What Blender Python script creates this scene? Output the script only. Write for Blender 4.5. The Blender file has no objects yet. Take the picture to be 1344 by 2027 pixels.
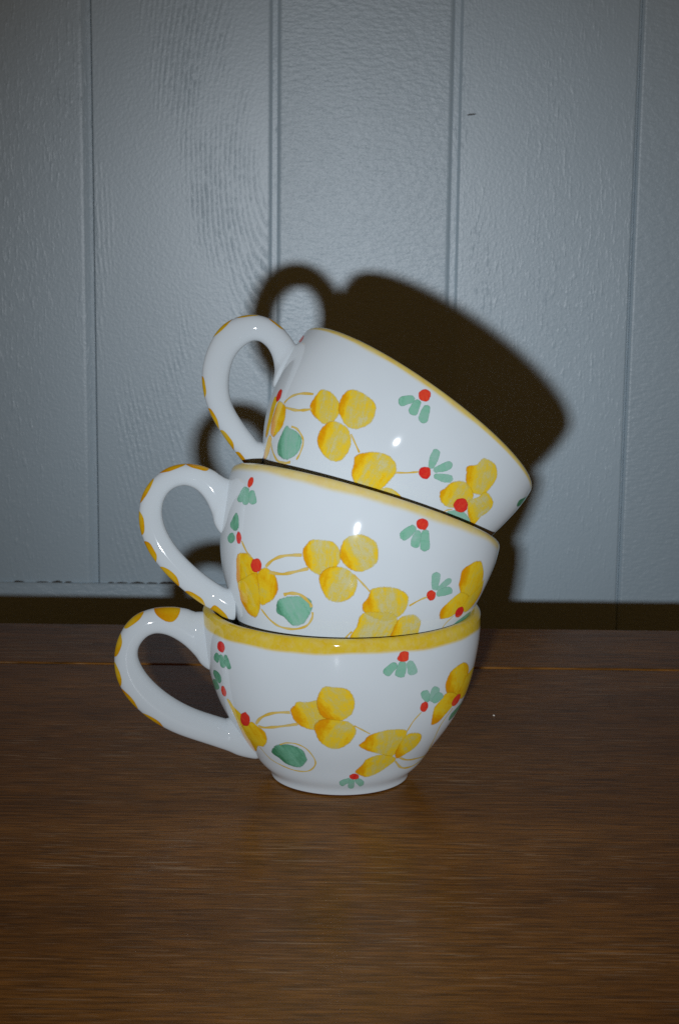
import bpy, math, random
from mathutils import Vector, Matrix

# ------------------------------------------------------------------ camera, light, exposure
scene = bpy.context.scene
col = scene.collection
CAM_Z = 0.263615
cam_data = bpy.data.cameras.new('camera')
cam = bpy.data.objects.new('camera', cam_data); col.objects.link(cam)
right = Vector((0.9999362, 0.0021501, 0.0110933))
up = Vector((-0.0112998, 0.1902685, 0.9816671))
fwd = Vector((0.0, 0.9817297, -0.1902807))
m = Matrix((right, up, -fwd)).transposed().to_4x4()
m.translation = (0, 0, CAM_Z)
cam.matrix_world = m
cam_data.sensor_fit = 'VERTICAL'; cam_data.sensor_height = 36.0; cam_data.sensor_width = 24.0
cam_data.lens = 62.66
cam_data.clip_start = 0.02; cam_data.clip_end = 50
cam_data.dof.use_dof = True; cam_data.dof.focus_distance = 0.735; cam_data.dof.aperture_fstop = 40
scene.camera = cam

world = bpy.data.worlds.new('World'); scene.world = world
world.use_nodes = True
bg = world.node_tree.nodes['Background']
bg.inputs[0].default_value = (0.059, 0.030, 0.0088, 1)      # dim warm room
bg.inputs[1].default_value = 1.0

# the on-camera flash, just left of, below and behind the lens
fl = bpy.data.lights.new('flash', 'AREA')
fl.shape = 'RECTANGLE'; fl.size = 0.017; fl.size_y = 0.012
fl.energy = 0.352; fl.color = (0.94, 0.985, 1.04); fl.spread = math.radians(41)
flo = bpy.data.objects.new('flash', fl); col.objects.link(flo)
aim = Vector((0.045, 1.35, 0.075)) - Vector((-0.0468, -0.0661, 0.2090))
m = aim.to_track_quat('-Z', 'Y').to_matrix().to_4x4()
m.translation = (-0.0468, -0.0661, 0.2090)
flo.matrix_world = m

scene.view_settings.view_transform = 'Standard'
scene.view_settings.look = 'None'
scene.view_settings.exposure = 0.0
scene.view_settings.gamma = 1.0
scene.render.engine = 'CYCLES'
scene.cycles.max_bounces = 8
scene.cycles.use_denoising = False          # leave the fine grain in the shadows
scene.cycles.caustics_reflective = False; scene.cycles.caustics_refractive = False
scene.cycles.sample_clamp_indirect = 1.5
scene.cycles.transparent_max_bounces = 16
scene.cycles.filter_width = 1.5

random.seed(5)

# ------------------------------------------------------------------ helpers
def mesh_obj(name, verts, faces, mat, parent=None, smooth=True, attrs=None):
    me = bpy.data.meshes.new(name)
    me.from_pydata([tuple(v) for v in verts], [], faces)
    me.validate(); me.update()
    if smooth:
        me.polygons.foreach_set('use_smooth', [True] * len(me.polygons))
    if attrs:
        for k, vals in attrs.items():
            a = me.attributes.new(k, 'FLOAT', 'POINT')
            a.data.foreach_set('value', vals)
    if mat: me.materials.append(mat)
    o = bpy.data.objects.new(name, me); col.objects.link(o)
    if parent: o.parent = parent
    return o

def empty(name, matrix):
    o = bpy.data.objects.new(name, None); col.objects.link(o)
    o.empty_display_size = 0.02
    o.matrix_world = matrix
    return o

def tag(o, label=None, cat=None, group=None, kind=None):
    if label: o['label'] = label
    if cat: o['category'] = cat
    if group: o['group'] = group
    if kind: o['kind'] = kind

def box(x0, x1, y0, y1, z0, z1):
    v = [(x0,y0,z0),(x1,y0,z0),(x1,y1,z0),(x0,y1,z0),(x0,y0,z1),(x1,y0,z1),(x1,y1,z1),(x0,y1,z1)]
    f = [(0,3,2,1),(4,5,6,7),(0,1,5,4),(1,2,6,5),(2,3,7,6),(3,0,4,7)]
    return v, f

def prism_x(profile, x0, x1):
    """closed (y, z) profile, counter-clockwise seen from +x, swept along x"""
    n = len(profile)
    v = [(x0, y, z) for y, z in profile] + [(x1, y, z) for y, z in profile]
    f = [(i, (i+1) % n, n+(i+1) % n, n+i) for i in range(n)]
    f += [tuple(range(n-1, -1, -1)), tuple(range(n, 2*n))]
    return v, f

class NT:
    def __init__(self, name):
        self.m = bpy.data.materials.new(name); self.m.use_nodes = True
        self.t = self.m.node_tree; self.n = self.t.nodes
        self.bsdf = self.n['Principled BSDF']; self.out = self.n['Material Output']
    def add(self, typ, **kw):
        nd = self.n.new(typ)
        for k, v in kw.items():
            if k.startswith('i_'):
                key = k[2:]
                nd.inputs[int(key) if key.isdigit() else key.replace('_', ' ')].default_value = v
            else: setattr(nd, k, v)
        return nd
    def link(self, a, b): self.t.links.new(a, b)
    def math(self, op, a, b=None, c=None, clamp=False):
        nd = self.n.new('ShaderNodeMath'); nd.operation = op; nd.use_clamp = clamp
        for i, x in enumerate((a, b, c)):
            if x is None: continue
            if isinstance(x, (int, float)): nd.inputs[i].default_value = x
            else: self.link(x, nd.inputs[i])
        return nd.outputs[0]
    def ramp(self, fac, stops):
        nd = self.n.new('ShaderNodeValToRGB'); cr = nd.color_ramp
        while len(cr.elements) < len(stops): cr.elements.new(0.5)
        for e, (p, c) in zip(cr.elements, stops):
            e.position = p; e.color = c if len(c) == 4 else (*c, 1)
        self.link(fac, nd.inputs[0]); return nd.outputs[0]
    def mix(self, fac, a, b):
        nd = self.n.new('ShaderNodeMix'); nd.data_type = 'RGBA'
        if isinstance(fac, (int, float)): nd.inputs[0].default_value = fac
        else: self.link(fac, nd.inputs[0])
        for s, x in ((6, a), (7, b)):
            if isinstance(x, tuple): nd.inputs[s].default_value = x if len(x) == 4 else (*x, 1)
            else: self.link(x, nd.inputs[s])
        return nd.outputs[2]
    def noise(self, scale, detail=3, rough=0.5, vec=None, dist=0.0):
        nd = self.add('ShaderNodeTexNoise', i_Scale=scale, i_Detail=detail, i_Roughness=rough, i_Distortion=dist)
        if vec is not None: self.link(vec, nd.inputs['Vector'])
        return nd.outputs[0]
    def coord(self, scale=(1,1,1), loc=(0,0,0), rot=(0,0,0)):
        tc = self.n.new('ShaderNodeTexCoord'); mp = self.n.new('ShaderNodeMapping')
        mp.inputs['Scale'].default_value = scale; mp.inputs['Location'].default_value = loc; mp.inputs['Rotation'].default_value = rot
        self.link(tc.outputs['Object'], mp.inputs[0]); return mp.outputs[0]
    def attr(self, name):
        nd = self.add('ShaderNodeAttribute', attribute_name=name); return nd.outputs['Fac']
    def bump(self, h, strength, dist):
        nd = self.add('ShaderNodeBump', i_Strength=strength, i_Distance=dist)
        self.link(h, nd.inputs['Height']); self.link(nd.outputs[0], self.bsdf.inputs['Normal'])

# ------------------------------------------------------------------ materials
GLAZE = (0.490, 0.540, 0.572)
GLAZE_ROUGH = 0.05

def glaze_mat():
    t = NT('white_glaze')
    band = t.attr('band')
    v = t.coord()
    n = t.noise(150, 3, 0.6, v)
    mott = t.math('MULTIPLY_ADD', n, 0.10, -0.05)
    fac = t.math('MULTIPLY', band, t.math('MULTIPLY_ADD', t.noise(420, 4, 0.65, v), 0.5, 0.72), clamp=True)
    soft = t.noise(45, 2, 0.5, v)
    white = t.ramp(soft, [(0.3, tuple(c*0.985 for c in GLAZE)), (0.7, tuple(c*1.01 for c in GLAZE))])
    yel = t.ramp(n, [(0.3, (0.52, 0.36, 0.012)), (0.7, (0.54, 0.42, 0.045))])
    t.link(t.mix(fac, white, yel), t.bsdf.inputs['Base Color'])
    t.bsdf.inputs['Roughness'].default_value = GLAZE_ROUGH
    t.bsdf.inputs['Diffuse Roughness'].default_value = 0.45
    t.bsdf.inputs['IOR'].default_value = 1.5
    h = t.noise(28, 2, 0.5, v)
    t.bump(h, 0.25, 0.0006)
    return t.m

def paint_mat(name, stops, amp=0.45, scale=170, thin=0.70, rag=0.6):
    """brush colour under the glaze: 'pig' is how much pigment, 'alpha' the feathered edge, sx/sy run along/across the stroke"""
    t = NT(name)
    v = t.coord()
    pig = t.attr('pig'); al = t.attr('alpha')
    cv = t.add('ShaderNodeCombineXYZ')
    t.link(t.math('MULTIPLY', t.attr('sx'), 120.0), cv.inputs[0]); t.link(t.math('MULTIPLY', t.attr('sy'), 620.0), cv.inputs[1]); t.link(t.attr('seed'), cv.inputs[2])
    hairs = t.noise(1.0, 2, 0.55, cv.outputs[0], 0.3)             # bristle streaks
    pool = t.noise(scale, 4, 0.62, v)                              # pooled pigment
    fine = t.noise(1300, 2, 0.7, v)
    p = t.math('ADD', pig, t.math('MULTIPLY_ADD', pool, amp, -amp*0.5))
    p = t.math('ADD', p, t.math('MULTIPLY_ADD', hairs, 0.66, -0.33))
    p = t.math('ADD', p, t.math('MULTIPLY_ADD', fine, 0.40, -0.20), clamp=True)
    t.link(t.ramp(p, stops), t.bsdf.inputs['Base Color'])
    t.bsdf.inputs['Roughness'].default_value = GLAZE_ROUGH
    t.bsdf.inputs['Diffuse Roughness'].default_value = 0.45
    t.bsdf.inputs['IOR'].default_value = 1.5
    h = t.noise(28, 2, 0.5, v); t.bump(h, 0.25, 0.0006)
    # ragged, feathered edge and thin washes that let the white glaze through
    e = t.math('ADD', al, t.math('MULTIPLY_ADD', t.noise(900, 3, 0.7, v), rag, -rag*0.5))
    e = t.math('MULTIPLY_ADD', e, 2.6, -0.85, clamp=True)
    e = t.math('MULTIPLY', e, t.math('MINIMUM', t.math('GREATER_THAN', al, 0.002), 1.0))
    w = t.math('MULTIPLY_ADD', p, 1.0, thin, clamp=True)
    tr = t.add('ShaderNodeBsdfTransparent'); mx = t.add('ShaderNodeMixShader')
    t.link(t.math('MULTIPLY', e, w), mx.inputs[0]); t.link(tr.outputs[0], mx.inputs[1]); t.link(t.bsdf.outputs[0], mx.inputs[2])
    t.link(mx.outputs[0], t.out.inputs[0])
    return t.m

M_GLAZE = glaze_mat()
M_PETAL = paint_mat('yellow_brushwork', [(0.0, (0.62, 0.54, 0.15)), (0.18, (0.62, 0.50, 0.060)), (0.42, (0.62, 0.445, 0.018)), (0.72, (0.57, 0.33, 0.005)), (1.0, (0.55, 0.235, 0.003))], 0.95, 230, 0.55)
M_BERRY = paint_mat('red_brushwork', [(0.0, (0.60, 0.085, 0.03)), (0.5, (0.52, 0.020, 0.018)), (1.0, (0.33, 0.008, 0.008))], 0.5, 170, 0.9, 0.5)
M_LEAF = paint_mat('green_brushwork', [(0.0, (0.26, 0.48, 0.39)), (0.5, (0.12, 0.33, 0.22)), (1.0, (0.030, 0.16, 0.080))], 0.75, 200, 0.70)
M_VINE = paint_mat('ochre_linework', [(0.0, (0.52, 0.42, 0.16)), (1.0, (0.50, 0.33, 0.03))], 0.6, 170, 0.8, 0.6)
M_SPOT = paint_mat('amber_brushwork', [(0.0, (0.54, 0.40, 0.04)), (0.5, (0.52, 0.31, 0.006)), (1.0, (0.46, 0.19, 0.002))], 0.5)

def foot_mat():
    t = NT('bare_clay_foot')
    t.bsdf.inputs['Base Color'].default_value = (0.14, 0.045, 0.025, 1); t.bsdf.inputs['Roughness'].default_value = 0.8
    return t.m
M_CLAY = foot_mat()

def wood_mat(name, tint=1.0, seed=0.0):
    """stained wood, grain along x: broad tone, fine dark pores and thin pale scratches of grain"""
    t = NT(name)
    big = t.noise(1.0, 4, 0.55, t.coord((2.0, 14, 14), (seed, seed*2, 0)), 0.4)
    mid = t.noise(1.0, 4, 0.6, t.coord((13, 240, 240), (seed*3, seed, 0)), 0.2)
    fine = t.noise(1.0, 3, 0.65, t.coord((48, 640, 640), (seed*3, seed+2, 0)))
    s1 = t.noise(1.0, 2, 0.5, t.coord((26, 520, 520), (seed, seed*5, 0)))
    s2 = t.noise(1.0, 2, 0.5, t.coord((58, 820, 820), (seed+8, seed*5, 0)))
    base = t.ramp(big, [(0.25, (0.1402*tint, 0.0566*tint, 0.0074*tint)), (0.5, (0.2134*tint, 0.0901*tint, 0.0143*tint)), (0.75, (0.2869*tint, 0.1287*tint, 0.0253*tint))])
    k = t.math('MULTIPLY_ADD', mid, 0.9, 0.55); k = t.math('MULTIPLY', k, t.math('MULTIPLY_ADD', t.math('MULTIPLY_ADD', fine, 3.0, -1.0, clamp=True), 0.95, 0.55))
    nd = t.n.new('ShaderNodeVectorMath'); nd.operation = 'SCALE'
    t.link(base, nd.inputs[0]); t.link(k, nd.inputs['Scale'])
    gate = t.math('MULTIPLY_ADD', t.noise(1.0, 3, 0.6, t.coord((3.5, 16, 3), (seed+4, 0.3, 0))), 3.2, -1.25, clamp=True)
    p1 = t.math('MULTIPLY_ADD', s1, 22.0, -13.7, clamp=True)
    p2 = t.math('MULTIPLY_ADD', s2, 22.0, -13.9, clamp=True)
    pale = t.math('MULTIPLY', t.math('MAXIMUM', p1, p2), t.math('MULTIPLY_ADD', gate, 0.45, 0.06))
    t.link(t.mix(pale, nd.outputs[0], (0.62*tint, 0.46*tint, 0.30*tint)), t.bsdf.inputs['Base Color'])
    t.bsdf.inputs['Roughness'].default_value = 0.50
    t.bsdf.inputs['Specular IOR Level'].default_value = 0.12
    t.bsdf.inputs['Coat Weight'].default_value = 0.17; t.bsdf.inputs['Coat Roughness'].default_value = 0.20; t.bsdf.inputs['Coat IOR'].default_value = 1.4
    t.bump(t.math('ADD', fine, t.math('MULTIPLY', mid, 0.8)), 0.22, 0.0004)
    return t.m

WALL = (0.510, 0.665, 0.775)
def wall_mat(name, kind, seed):
    """eggshell wall paint over boards; kind is the relief showing through the paint"""
    t = NT(name)
    v = t.coord()
    base = t.ramp(t.noise(9, 3, 0.55, t.coord((1, 1, 0.4), (seed, 0, seed))), [(0.3, tuple(c*0.94 for c in WALL)), (0.7, tuple(c*1.03 for c in WALL))])
    t.link(base, t.bsdf.inputs['Base Color'])
    t.bsdf.inputs['Roughness'].default_value = 0.38
    t.bsdf.inputs['Specular IOR Level'].default_value = 0.75
    if kind == 'arch':          # cathedral grain, only where the paint lies thin
        w1 = t.add('ShaderNodeTexWave', wave_type='RINGS', rings_direction='SPHERICAL', wave_profile='SIN', i_Scale=88.0, i_Distortion=2.6, i_Detail=3.0, i_Detail_Scale=0.9)
        t.link(t.coord((1.0, 0.0, 0.34), (0.050, 0, -0.0895)), w1.inputs['Vector'])
        msk = t.ramp(t.noise(11, 2, 0.5, t.coord((1.6, 1, 0.6), (seed, 0, 0))), [(0.48, (0, 0, 0)), (0.66, (1, 1, 1))])
        brk = t.math('MULTIPLY_ADD', t.noise(1.0, 3, 0.65, t.coord((420, 420, 150))), 3.0, -1.15, clamp=True)
        h = t.math('MULTIPLY', t.math('MULTIPLY', w1.outputs[1], msk), brk)
        h = t.math('ADD', t.math('MULTIPLY', h, 0.75), t.math('MULTIPLY', t.noise(480, 2, 0.6, v), 0.30))
    elif kind == 'peel':        # roller orange-peel lying slightly crosswise
        h = t.math('ADD', t.noise(330, 3, 0.6, t.coord((0.5, 1, 1.2), (seed, 0, 0))), t.math('MULTIPLY', t.noise(700, 2, 0.6, v), 0.3))
    else:                       # short upright ticks of grain
        tick = t.math('MULTIPLY_ADD', t.noise(1.0, 2, 0.55, t.coord((430, 430, 95), (seed, 0, 0))), 4.0, -2.2, clamp=True)
        gate = t.math('MULTIPLY_ADD', t.noise(1.0, 2, 0.5, t.coord((28, 1, 9), (seed, 0, 0))), 2.6, -0.9, clamp=True)
        h = t.math('ADD', t.math('MULTIPLY', t.math('MULTIPLY', tick, gate), 0.8), t.math('MULTIPLY', t.noise(520, 2, 0.6, v), 0.35))
    t.bump(h, 0.5, 0.0009)
    return t.m

def plain_mat(name, c, rough=0.6):
    t = NT(name); t.bsdf.inputs['Base Color'].default_value = (*c, 1); t.bsdf.inputs['Roughness'].default_value = rough
    return t.m

# ------------------------------------------------------------------ wall of vertical painted boards
WY = 1.3492
GROOVES = [-0.5980, -0.4640, -0.3290, -0.1875, -0.0510, 0.0825, 0.2165, 0.3510, 0.4840, 0.6200]
GW = 0.0088            # width of the recess between boards
ZB, ZT = -0.75, 0.95
kinds = ['tick', 'peel', 'tick', 'arch', 'peel', 'tick', 'peel', 'tick', 'arch']
v, f = box(-0.75, 0.75, WY + 0.0062, WY + 0.04, ZB, ZT)
wall = mesh_obj('wall', v, f, plain_mat('dull_backing', (0.30, 0.28, 0.25), 0.9), smooth=False)  # board behind the planks, duller and browner than the wall paint
tag(wall, kind='structure')
# painted tongue showing at the bottom of each groove: (left bevel, flat, right bevel, hairline gap on the right)
SHAPE = {-0.1875: (0.0050, 0.0030, 0.0008, 0.0004), -0.0510: (0.0026, 0.0036, 0.0026, 0.0), 0.0825: (0.0028, 0.0040, 0.0026, 0.0), 0.2165: (0.0012, 0.0012, 0.0024, 0.0004)}
DEEP = 0.0015
M_TONGUE = wall_mat('wall_paint_recess', 'tick', 3.3)
def shape(g): return SHAPE.get(g, (0.0026, 0.0036, 0.0026, 0.0))
for g in GROOVES:
    l, fl_w, r, gap = shape(g)
    v, f = box(g - fl_w/2 - 0.0002, g + fl_w/2 - gap, WY + DEEP, WY + 0.0061, ZB, ZT)
    mesh_obj('tongue', v, f, M_TONGUE, wall, smooth=False)
planks = []
for i in range(len(GROOVES) - 1):
    l, w_, r, gap = shape(GROOVES[i]); l2, w2, r2, gap2 = shape(GROOVES[i+1])
    a = GROOVES[i] + w_/2; b = GROOVES[i+1] - w2/2; y0 = WY; D = DEEP
    prof = [(a, y0 + 0.0061), (a, y0 + D*0.98), (a + r*0.55, y0 + D*0.42), (a + r*0.85, y0 + D*0.10), (a + r*1.25, y0),
            (b - l2*1.25, y0), (b - l2*0.85, y0 + D*0.10), (b - l2*0.55, y0 + D*0.42), (b, y0 + D*0.98), (b, y0 + 0.0061)]
    n = len(prof)
    vv = [(x, y, ZB) for x, y in prof] + [(x, y, ZT) for x, y in prof]
    ff = [(k, k+1, n+k+1, n+k) for k in range(n-1)]
    p = mesh_obj('plank', vv, ff, wall_mat('wall_paint_' + kinds[i], kinds[i], i * 1.7 + 0.4), wall, smooth=False)
    planks.append(p)

# skirting strip low on the left, with dark strips along its top painting in a broken gap's shade
SZ = -0.0560
prof = [(WY - 0.0030, SZ - 0.09), (WY - 0.0030, SZ - 0.0010), (WY - 0.0022, SZ - 0.0002), (WY - 0.0012, SZ), (WY - 0.0002, SZ), (WY - 0.0002, SZ - 0.09)]
v, f = prism_x(prof[::-1], -0.70, -0.085)
sk = mesh_obj('skirting', v, f, wall_mat('wall_paint_skirting', 'peel', 7.7), wall, smooth=False)
M_SHADE_CHIP = plain_mat('gap_shade_chip', (0.06, 0.05, 0.04), 0.9)  # flat dark colour: painted shade of the gap, and the bare paint chip
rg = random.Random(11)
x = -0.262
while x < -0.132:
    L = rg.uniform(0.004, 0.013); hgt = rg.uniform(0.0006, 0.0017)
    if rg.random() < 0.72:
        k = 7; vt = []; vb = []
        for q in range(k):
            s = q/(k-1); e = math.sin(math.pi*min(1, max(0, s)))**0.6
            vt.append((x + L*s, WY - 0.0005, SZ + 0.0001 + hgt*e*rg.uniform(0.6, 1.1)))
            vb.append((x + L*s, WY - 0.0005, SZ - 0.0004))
        mesh_obj('gap', vb + vt, [(q, q+1, k+q+1, k+q) for q in range(k-1)], M_SHADE_CHIP, wall, smooth=False)
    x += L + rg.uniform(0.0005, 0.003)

# little chip in the paint beside a groove
k = 9; vt = []; vb = []
for q in range(k):
    s = q/(k-1); e = math.sin(math.pi*s)**0.5
    vt.append((0.0905 + 0.0072*s, WY - 0.0004, 0.3020 + 0.0007*e + 0.0007*s)); vb.append((0.0905 + 0.0072*s, WY - 0.0004, 0.3020 - 0.0006*e*(1-0.6*s) + 0.0007*s))
mesh_obj('paint_chip', vb + vt, [(q, q+1, k+q+1, k+q) for q in range(k-1)], M_SHADE_CHIP, planks[5], smooth=False)

# ------------------------------------------------------------------ table
table = empty('wooden_table', Matrix.Translation((0, 0.62, 0)))
tag(table, 'dark brown wooden table with a narrow back board, under the stacked cups', 'table')
inv = Matrix.Translation((0, -0.62, 0))
def tpart(name, v, f, mat):
    o = mesh_obj(name, v, f, mat, table, smooth=False); o.matrix_parent_inverse = inv; return o
c = 0.0012
prof = [(0.9236, -0.026), (0.12, -0.026), (0.12, -0.002), (0.122, 0), (0.9236 - c, 0), (0.9236, -c)]
v, f = prism_x(prof[::-1], -0.62, 0.62)
tpart('table_board', v, f, wood_mat('brown_wood', 1.0, 0.0))
hb = 0.0005
prof = [(1.0067, -0.026), (0.9242, -0.026), (0.9241, hb - 0.0007), (0.9245, hb - 0.0002), (0.9256, hb), (1.0055, hb), (1.0067, hb - 0.0012)]
v, f = prism_x(prof[::-1], -0.62, 0.62)
tpart('back_board', v, f, wood_mat('brown_wood_back', 0.92, 6.3))

v, f = box(-0.60, 0.60, 0.16, 0.985, -0.74, -0.0262)  # unseen box added under the top, keeps room light off the wall behind
tpart('light_blocker', v, f, wood_mat('brown_wood_blocker', 0.8, 9.1))
v, f = box(-1.2, 1.2, -1.0, 1.36, -0.80, -0.741)
fl_ = mesh_obj('floor', v, f, plain_mat('dark_floor', (0.10, 0.07, 0.05), 0.6), smooth=False)
tag(fl_, kind='structure')

# crumb on the board
vv = []; ff = []
rg = random.Random(3)
for j in range(4):
    for i in range(6):
        a = 2*math.pi*i/6; ph = math.pi*(j+0.5)/4; r = 0.00042*rg.uniform(0.7, 1.2)
        vv.append((r*1.7*math.sin(ph)*math.cos(a), r*math.sin(ph)*math.sin(a), 0.00042 + r*math.cos(ph)))
for j in range(3):
    for i in range(6): ff.append((j*6+i, j*6+(i+1) % 6, (j+1)*6+(i+1) % 6, (j+1)*6+i))
ff += [tuple(range(5, -1, -1)), tuple(range(18, 24))]
cr = mesh_obj('crumb', vv, ff, plain_mat('pale_crumb', (0.7, 0.68, 0.62)))
cr.location = (0.0766, 0.8384, 0.0001)
tag(cr, 'tiny white crumb lying on the brown table right of the bottom cup', 'crumb')

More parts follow.
